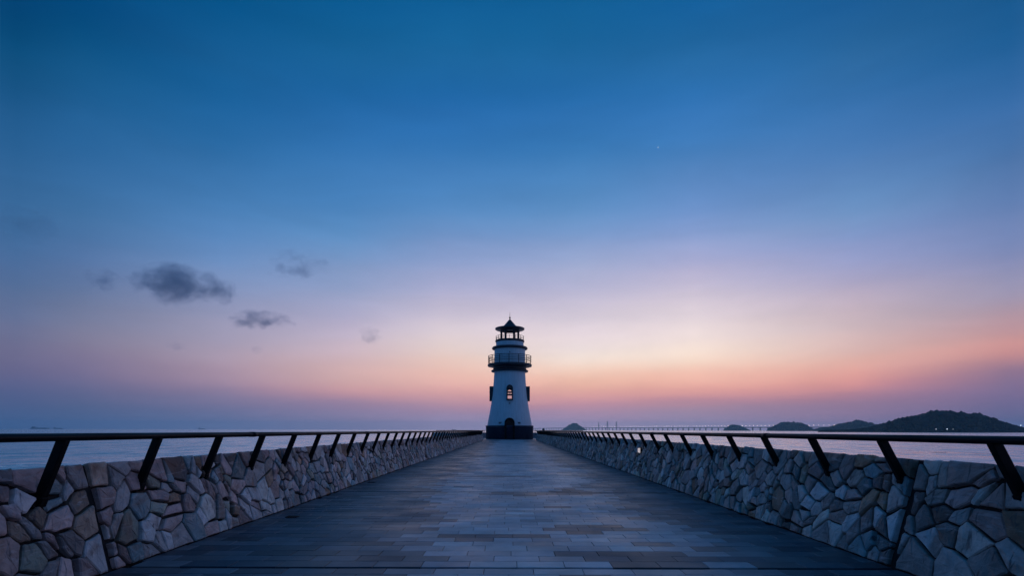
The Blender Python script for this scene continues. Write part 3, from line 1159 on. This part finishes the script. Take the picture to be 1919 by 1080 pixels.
def hill(profile, Y, depth, rad, seed, label, flabel, dens=1.0, shore=0.0):
    """profile: (photo column, pixels above the waterline); a mound of that skyline standing Y metres away"""
    rn = np.random.RandomState(seed)
    k = Y / FPX
    xs = np.array([(p - 955.0) * k for p, h in profile])
    hs = np.array([max(0.0, h) * k for p, h in profile])
    top = hs.max()
    X0, X1 = xs[0], xs[-1]
    nx, ny = 90, 30
    def height(x, t):      # t in -1..1 across the depth
        r = np.interp(x, xs, hs)
        d = np.clip(1 - t * t, 0, 1) ** 0.75
        wob = 1 + 0.07 * np.sin(x * 9.0 / max(1, X1 - X0) * 3.1 + t * 5 + seed) * (1 - np.abs(t)) * np.abs(t) * 4
        return r * d * wob
    gx = np.linspace(X0, X1, nx)
    gt = np.linspace(-1, 1, ny)
    vs = []
    for t in gt:
        for x in gx:
            # the foot of the mound bulges towards the viewer where it is highest
            yv = Y + t * depth * (0.45 + 0.55 * min(1, np.interp(x, xs, hs) / top * 1.4))
            vs.append((x * yv / Y, yv, SEA - 0.8 + height(x, t) * 0.93))
    m = MB()
    m.add(vs, [(j * nx + i, j * nx + i + 1, (j + 1) * nx + i + 1, (j + 1) * nx + i) for j in range(ny - 1) for i in range(nx - 1)], True)
    h = m.build('hill', M['earth'])
    tag(h, label, 'hill', kind='structure')
    # woodland that covers it, one mass
    V, F = ico()
    n = int(dens * (X1 - X0) * depth * 1.6 / (rad * rad * 1.25))
    px = rn.uniform(X0, X1, n)
    tt = rn.uniform(-0.98, 0.45, n)
    # a row of crowns that stands up along the skyline
    nr = int((X1 - X0) / rad * 1.5)
    px = np.concatenate([px, rn.uniform(X0, X1, nr)])
    tt = np.concatenate([tt, rn.uniform(-0.12, 0.12, nr)])
    av, af, ac = [], [], []
    o = 0
    for x, t in zip(px, tt):
        hh = height(x, t)
        if hh < rad * 0.25:
            continue
        r = rad * rn.uniform(0.55, 1.15)
        if rn.rand() < 0.10:
            r *= 1.5
        r = min(r, 0.30 * hh + rad * 0.25)
        yy = Y + t * depth * (0.45 + 0.55 * min(1, np.interp(x, xs, hs) / top * 1.4))
        P = V * r * rn.uniform(0.72, 1.25, (len(V), 1)) * np.array([1, 1, rn.uniform(0.75, 1.15)])
        P = P + np.array([x * yy / Y, yy, SEA - 0.8 + hh * 0.93 + r * 0.25])
        av.append(P)
        af.append(F + o)
        o += len(V)
        c = np.array([0.004, 0.034, 0.038]) * rn.uniform(0.6, 1.5) * np.array([rn.uniform(0.8, 1.3), 1, rn.uniform(0.8, 1.2)])
        ac.append(np.tile(np.append(c, 1.0), (len(F), 1)))
    av, af, ac = np.concatenate(av), np.concatenate(af), np.concatenate(ac).astype(np.float32)
    me = bpy.data.meshes.new('forest')
    me.from_pydata(av.tolist(), [], af.tolist())
    at = me.attributes.new('tint', 'FLOAT_COLOR', 'FACE')
    at.data.foreach_set('color', ac.ravel())
    me.materials.append(M['forest'])
    fo = bpy.data.objects.new('forest', me)
    sc.collection.objects.link(fo)
    tag(fo, flabel, 'forest', kind='stuff')
    return height, k

big = [(1530, 0), (1537, 2), (1550, 3), (1570, 3.2), (1600, 4), (1625, 6), (1640, 9.5), (1660, 13.5), (1680, 21), (1700, 25), (1725, 31.5), (1745, 38), (1765, 38.5),
       (1780, 37.5), (1800, 34.5), (1820, 33), (1840, 31), (1855, 27), (1870, 20), (1890, 13), (1919, 6.5), (1950, 4), (1990, 2), (2030, 1), (2060, 0)]
hill(big, 1400, 190, 5.0, 3, 'broad dark hill at the far right, the largest on the horizon', 'dark woodland covering the largest hill at far right')
hill([(1520, 0), (1528, 3), (1540, 5), (1555, 6), (1565, 8.5), (1575, 12), (1590, 15), (1608, 17.5), (1622, 15.5), (1640, 11), (1660, 8), (1690, 4), (1720, 0)], 3000, 260, 8.5, 5,
     'hazy blue hill just left of the largest hill', 'hazy woodland on the hill just left of the largest', dens=0.8)
hill([(1436, 0), (1442, 4), (1452, 8), (1465, 14.5), (1478, 15), (1490, 14), (1500, 13), (1512, 9), (1518, 5), (1524, 3), (1532, 0)], 3500, 260, 8.5, 9,
     'low flat-topped wooded hill left of the other right-hand hills', 'woodland on the low flat-topped hill', dens=0.8)
hill([(1354, 0), (1360, 3), (1368, 8), (1374, 10), (1384, 8.5), (1394, 5), (1402, 2), (1408, 0)], 4300, 200, 8.5, 13,
     'tiny humped islet in front of the long bridge', 'woodland on the tiny humped islet', dens=0.8)
hill([(1052, 0), (1058, 3), (1066, 8.5), (1073, 12.5), (1077, 13), (1083, 10.5), (1090, 5.5), (1096, 2), (1100, 0)], 5000, 180, 6, 17,
     'small cone-shaped island just right of the lighthouse', 'woodland on the small cone-shaped island', dens=0.8)

# lights on the big hill
for i, (px, up, r, lab) in enumerate([(1775, 6.5, 0.7, 'brightest bluish white lamp low on the largest hill'),
                                      (1754, 6.5, 0.5, 'faint lamp low on the largest hill, left of the brightest'),
                                      (1786, 6.5, 0.36, 'faintest lamp low on the largest hill, right of the brightest'),
                                      (1913, 13.5, 0.8, 'small white lamp on the falling right shoulder of the largest hill')]):
    Yh = 1400 - (195 if up < 10 else 0)
    root = empty('hill_lamp', (mx_(px) * Yh, Yh, SEA))
    tag(root, lab, 'lamp', 'lamps on the largest hill')
    zz = up * 1.377 * Yh / 1400
    m = MB()
    m.tube([(0, 0, 0), (0, 0, zz)], 0.12, 8)
    m.build('pole', M['metal'], root)
    m = MB()
    m.lathe([(0.0, zz - r), (r * 0.7, zz - r * 0.7), (r, zz), (r * 0.7, zz + r * 0.7), (0, zz + r)], n=14)
    m.build('lamp_head', M['hilllamp'], root)

# ------------------------------------------------------------------ the long bridge
br = empty('bridge', (1180, 8000, SEA))
tag(br, 'long low sea bridge with three tall pylons and rows of lamps on the horizon', 'bridge')
D = Vector((1204, -3000, 0)).normalized()
S = Vector((-D.y, D.x, 0))
def bp_(s, off=0.0, z=0.0):
    return D * s + S * off + Vector((0, 0, z))
S0, S1 = -2300.0, 4300.0
ZD = 33.0
m = MB()
ss = [S0 + (S1 - S0) * i / 40 for i in range(41)]
pv = []
for s in ss:
    z = ZD + 9.0 * math.exp(-((s + 250) / 900.0) ** 2)
    pv += [bp_(s, -16, z + 1), bp_(s, 16, z + 1), bp_(s, 11, z - 5.0), bp_(s, -11, z - 5.0)]
fs = []
for i in range(40):
    for k in range(4):
        fs.append((i * 4 + k, i * 4 + (k + 1) % 4, i * 4 + 4 + (k + 1) % 4, i * 4 + 4 + k))
m.add(pv, fs)
m.build('deck', M['bridge'], br)
p0 = None
s = S0 + 40
while s < S1:
    z = ZD + 9.0 * math.exp(-((s + 250) / 900.0) ** 2)
    if p0 is None:
        m = MB()
        m.bar((0, 0, -46), (0, 0, -4.2), 9, 8)
        m.bar((0, 0, -8), (0, 0, -3.9), 20, 6)
        p0 = m.build('pier', M['bridge'], br)
        o = p0
    else:
        o = p0.copy()
        sc.collection.objects.link(o)
        o.parent = br
    o.location = bp_(s, 0, z)
    o.rotation_euler = (0, 0, math.atan2(D.y, D.x) + PI / 2)
    s += 90
lp = None
s = S1 - 92 * 46
while s < S1:
    z = ZD + 9.0 * math.exp(-((s + 250) / 900.0) ** 2)
    if lp is None:
        m = MB()
        m.tube([(0, 0, 0), (0, 0, 14.5)], 0.35, 6)
        lp = m.build('lamp_post', M['bridge'], br)
        g = MB()
        g.lathe([(0.0, 13.6), (1.5, 14.2), (2.0, 15.4), (1.5, 16.6), (0.0, 17.2)], n=10)
        g.build('lamp_head', M['farlamp'], lp)
        o = lp
    else:
        o = copy_tree(lp, br)
    o.location = bp_(s, 0, z)
    s += 46
def s_of(px):      # position along the bridge seen in a photo column
    t = mx_(px)
    return (8000 * t - 1180) / (D.x - D.y * t)
for px, topz in ((1122, 108), (1138, 126), (1155, 114)):
    s = s_of(px)
    m = MB()
    base = bp_(s)
    m.bar(base + Vector((0, 0, -2)), base + Vector((0, 0, topz)), 8, 7)
    m.bar(base + Vector((0, 0, topz - 9)), base + Vector((0, 0, topz - 4)), 19, 6)
    py = m.build('pylon', M['bridge'], br)
    c = MB()
    for sg in (-1, 1):
        for k in range(1, 6):
            c.tube([base + Vector((0, 0, topz - 5 - k * 4)), bp_(s + sg * k * 22, 0, 33)], 0.30, 4)
    c.build('stay_cable', M['bridge'], py)

# ------------------------------------------------------------------ ships far out
def ship(px, Y, length, deckh, label, cat, name, house, masts):
    root = empty(name, (mx_(px) * Y, Y, SEA))
    tag(root, label, cat)
    L2, B = length / 2, length * 0.075
    m = MB()
    sec = [(-L2, 0.55, 1.0), (-L2 * 0.92, 0.9, 1.0), (-L2 * 0.3, 1.0, 0.95), (L2 * 0.6, 1.0, 1.0), (L2 * 0.86, 0.6, 1.18), (L2, 0.03, 1.35)]
    vs = []
    for x, b, hh in sec:
        vs += [(x - (0.04 * L2 if x == L2 else 0), -B * b * 0.8, -1.5), (x, -B * b, deckh * hh), (x, B * b, deckh * hh), (x - (0.04 * L2 if x == L2 else 0), B * b * 0.8, -1.5)]
    fs = []
    for i in range(len(sec) - 1):
        for k in range(4):
            fs.append((i * 4 + k, i * 4 + (k + 1) % 4, i * 4 + 4 + (k + 1) % 4, i * 4 + 4 + k))
    fs += [(0, 1, 2, 3), tuple(len(vs) - 4 + k for k in (3, 2, 1, 0))]
    m.add(vs, fs)
    m.build('hull', M['hull'], root)
    m = MB()
    hx = -L2 * 0.72
    m.box(hx - length * 0.05, hx + length * 0.06, -B * 0.8, B * 0.8, deckh * 0.9, deckh + house)
    m.box(hx + length * 0.02, hx + length * 0.07, -B * 0.95, B * 0.95, deckh + house, deckh + house * 1.25)
    m.build('deckhouse', M['ship_white'], root)
    m = MB()
    m.box(hx - length * 0.045, hx - length * 0.015, -B * 0.25, B * 0.25, deckh + house, deckh + house * 1.6)
    m.build('funnel', M['hull'], root)
    for f in masts:
        m = MB()
        m.tube([(L2 * f, 0, deckh * 0.9), (L2 * f, 0, deckh + house * 1.3)], length * 0.006, 6)
        m.box(L2 * f - length * 0.05, L2 * f + length * 0.05, -B * 0.5, B * 0.5, deckh * 0.9, deckh + house * 0.35)
        m.build('cargo_mast', M['hull'], root)
ship(75, 6500, 225, 9, 'long low cargo ship at far left on the horizon, the longest of the ships', 'ship', 'cargo_ship', 14, (-0.3, 0.1, 0.5))
ship(109, 6800, 120, 8, 'shorter cargo ship on the horizon just right of the longest one', 'ship', 'cargo_ship', 11, (-0.2, 0.4))
ship(378, 6500, 80, 7, 'tiny ship on the horizon above the left railing', 'ship', 'cargo_ship', 12, (0.2,))
ship(851, 4200, 32, 3.5, 'tiny boat near the horizon just left of the lighthouse', 'boat', 'fishing_boat', 4.5, (0.3,))

# ------------------------------------------------------------------ buoy right of the lighthouse
by = 300.0
bo = empty('buoy', (mx_(1018.5) * by, by, SEA))
bo.scale = (1.6, 1.6, 1.07)
tag(bo, 'dark channel buoy rising over the rail just right of the lighthouse', 'buoy')
m = MB()
m.lathe([(0.0, -0.6), (0.9, -0.4), (1.1, 0.1), (1.1, 0.5), (0.85, 0.75), (0.0, 0.8)], n=20)
m.build('float', M['buoy'], bo)
m = MB()
m.lathe([(0.95, 0.7), (0.80, 1.6), (0.62, 2.6), (0.50, 3.2), (0.62, 3.3), (0.62, 3.4), (0.34, 3.5), (0.34, 3.62), (0.0, 3.62)], n=20)
for k in range(4):
    a = PI / 4 + k * PI / 2
    m.tube([(0.60 * math.cos(a), 0.60 * math.sin(a), 3.35), (0.38 * math.cos(a), 0.38 * math.sin(a), 4.05)], 0.05, 6)
m.build('conical_body', M['buoy'], bo)
m = MB()
m.lathe([(0.0, 3.6), (0.34, 3.62), (0.34, 3.8), (0.26, 3.84), (0.26, 4.4), (0.16, 4.62), (0.0, 4.66)], n=14)
m.build('lantern', M['buoy'], bo)

# ------------------------------------------------------------------ evening star
st_d = 9000.0
m = MB()
m.lathe([(0.0, -1.0), (0.38, -0.92), (0.71, -0.71), (0.92, -0.38), (1, 0), (0.92, 0.38), (0.71, 0.71), (0.38, 0.92), (0.0, 1.0)], n=16)
star = m.build('evening_star', M['star'])
star.scale = (6, 6, 6)
star.location = (mx_(1232) * st_d, st_d, EYE + (HOR + 0.7 - 276) / FPX * st_d)
tag(star, 'tiny bright evening star high in the blue sky right of the lighthouse', 'star')

# ------------------------------------------------------------------ clouds (real volumes)
def cloud_material(seed, dens, thr, sc_noise):
    m = bpy.data.materials.new('cloud_vapour')
    m.use_nodes = True
    nt = m.node_tree
    N, L = nt.nodes, nt.links
    N.clear()
    tc = N.new('ShaderNodeTexCoord')
    vl = N.new('ShaderNodeVectorMath')
    vl.operation = 'LENGTH'
    L.new(tc.outputs['Object'], vl.inputs[0])
    mp = N.new('ShaderNodeMapping')
    mp.inputs['Location'].default_value = (seed * 3.7, seed * 1.3, seed * 2.1)
    mp.inputs['Scale'].default_value = sc_noise
    L.new(tc.outputs['Object'], mp.inputs[0])
    nz = N.new('ShaderNodeTexNoise')
    nz.inputs['Scale'].default_value = 1.0
    nz.inputs['Detail'].default_value = 7
    nz.inputs['Roughness'].default_value = 0.58
    nz.inputs['Distortion'].default_value = 0.3
    L.new(mp.outputs[0], nz.inputs['Vector'])
    def mt(op, a, b):
        n = N.new('ShaderNodeMath')
        n.operation = op
        for i, v in enumerate((a, b)):
            if isinstance(v, (int, float)):
                n.inputs[i].default_value = v
            else:
                L.new(v, n.inputs[i])
        return n.outputs[0]
    r2 = mt('MULTIPLY', vl.outputs['Value'], vl.outputs['Value'])
    sp = N.new('ShaderNodeSeparateXYZ')
    L.new(tc.outputs['Object'], sp.inputs[0])
    under = mt('MULTIPLY', mt('MAXIMUM', mt('MULTIPLY', sp.outputs[2], -1.0), 0.0), 0.22)      # flatter underside
    v = mt('SUBTRACT', mt('SUBTRACT', mt('SUBTRACT', nz.outputs[0], thr), mt('MULTIPLY', r2, 0.24)), under)
    mr = N.new('ShaderNodeMapRange')
    mr.interpolation_type = 'SMOOTHSTEP'
    mr.inputs['From Min'].default_value = 0.0
    mr.inputs['From Max'].default_value = 0.24
    mr.inputs['To Min'].default_value = 0.0
    mr.inputs['To Max'].default_value = dens
    L.new(v, mr.inputs['Value'])
    pv = N.new('ShaderNodeVolumePrincipled')
    pv.inputs['Color'].default_value = (0.42, 0.58, 0.72, 1)
    pv.inputs['Anisotropy'].default_value = 0.2
    L.new(mr.outputs[0], pv.inputs['Density'])
    out = N.new('ShaderNodeOutputMaterial')
    L.new(pv.outputs[0], out.inputs['Volume'])
    return m

def cloud(x0, x1, y0, y1, Y, seed, dens, label, thr=0.30, noise=(2.6, 2.2, 2.0)):
    k = Y / FPX
    cx, cy = (x0 + x1) / 2, (y0 + y1) / 2
    w, h = (x1 - x0) / 2 * k * 1.3, (y1 - y0) / 2 * k * 1.45
    hor = HOR + 0.0024 * (cx - 955)
    import bmesh
    b = bmesh.new()
    bmesh.ops.create_icosphere(b, subdivisions=3, radius=1)
    me = bpy.data.meshes.new('cloud')
    b.to_mesh(me)
    b.free()
    o = bpy.data.objects.new('cloud', me)
    sc.collection.objects.link(o)
    o.location = ((cx - 955) * k, Y, EYE + (hor - cy) * k)
    o.scale = (w, w * 0.6, h)
    me.materials.append(cloud_material(seed, dens, thr, noise))
    tag(o, label, 'cloud', 'small dusk clouds')
cloud(258, 400, 506, 576, 3000, 1, 0.0074, 'largest dark grey cloud left of the lighthouse', thr=0.285)
cloud(390, 442, 530, 578, 3050, 2, 0.008, 'small rounded cloud touching the right end of the largest', thr=0.30)
cloud(430, 540, 588, 620, 2900, 5, 0.0085, 'thin dark cloud strip below and right of the largest', thr=0.32, noise=(2.8, 2.0, 1.5))
cloud(160, 225, 508, 552, 3100, 4, 0.005, 'faint wisp of cloud left of the largest', thr=0.34)
cloud(500, 612, 474, 534, 3000, 7, 0.005, 'faint broken cloud above right of the largest', thr=0.38, noise=(3.2, 2.0, 2.4))
cloud(672, 714, 616, 654, 3000, 6, 0.007, 'tiny pinkish cloud puff nearest the lighthouse', thr=0.34)
cloud(312, 350, 640, 662, 3000, 11, 0.004, 'tiny faint cloud speck low under the largest cloud', thr=0.34)
cloud(468, 494, 648, 668, 3000, 12, 0.005, 'tiny faint cloud speck low under the thin cloud strip', thr=0.34)
cloud(-30, 110, 395, 460, 3100, 9, 0.0012, 'very faint grey haze cloud at the left edge of the sky', thr=0.30, noise=(2.6, 2.0, 2.2))

# ------------------------------------------------------------------ haze: the air over the sea
m = MB()
m.box(-12600, 12600, -12600, 12600, SEA - 1, 165)
hm = bpy.data.materials.new('sea_haze')
hm.use_nodes = True
nt = hm.node_tree
nt.nodes.clear()
pv = nt.nodes.new('ShaderNodeVolumePrincipled')
pv.inputs['Color'].default_value = (0.40, 0.80, 1.0, 1)
pv.inputs['Density'].default_value = 0.72e-4
pv.inputs['Anisotropy'].default_value = 0.7
out = nt.nodes.new('ShaderNodeOutputMaterial')
nt.links.new(pv.outputs[0], out.inputs['Volume'])
hz = m.build('haze', hm)
tag(hz, 'thin evening haze over the sea', 'haze', kind='stuff')
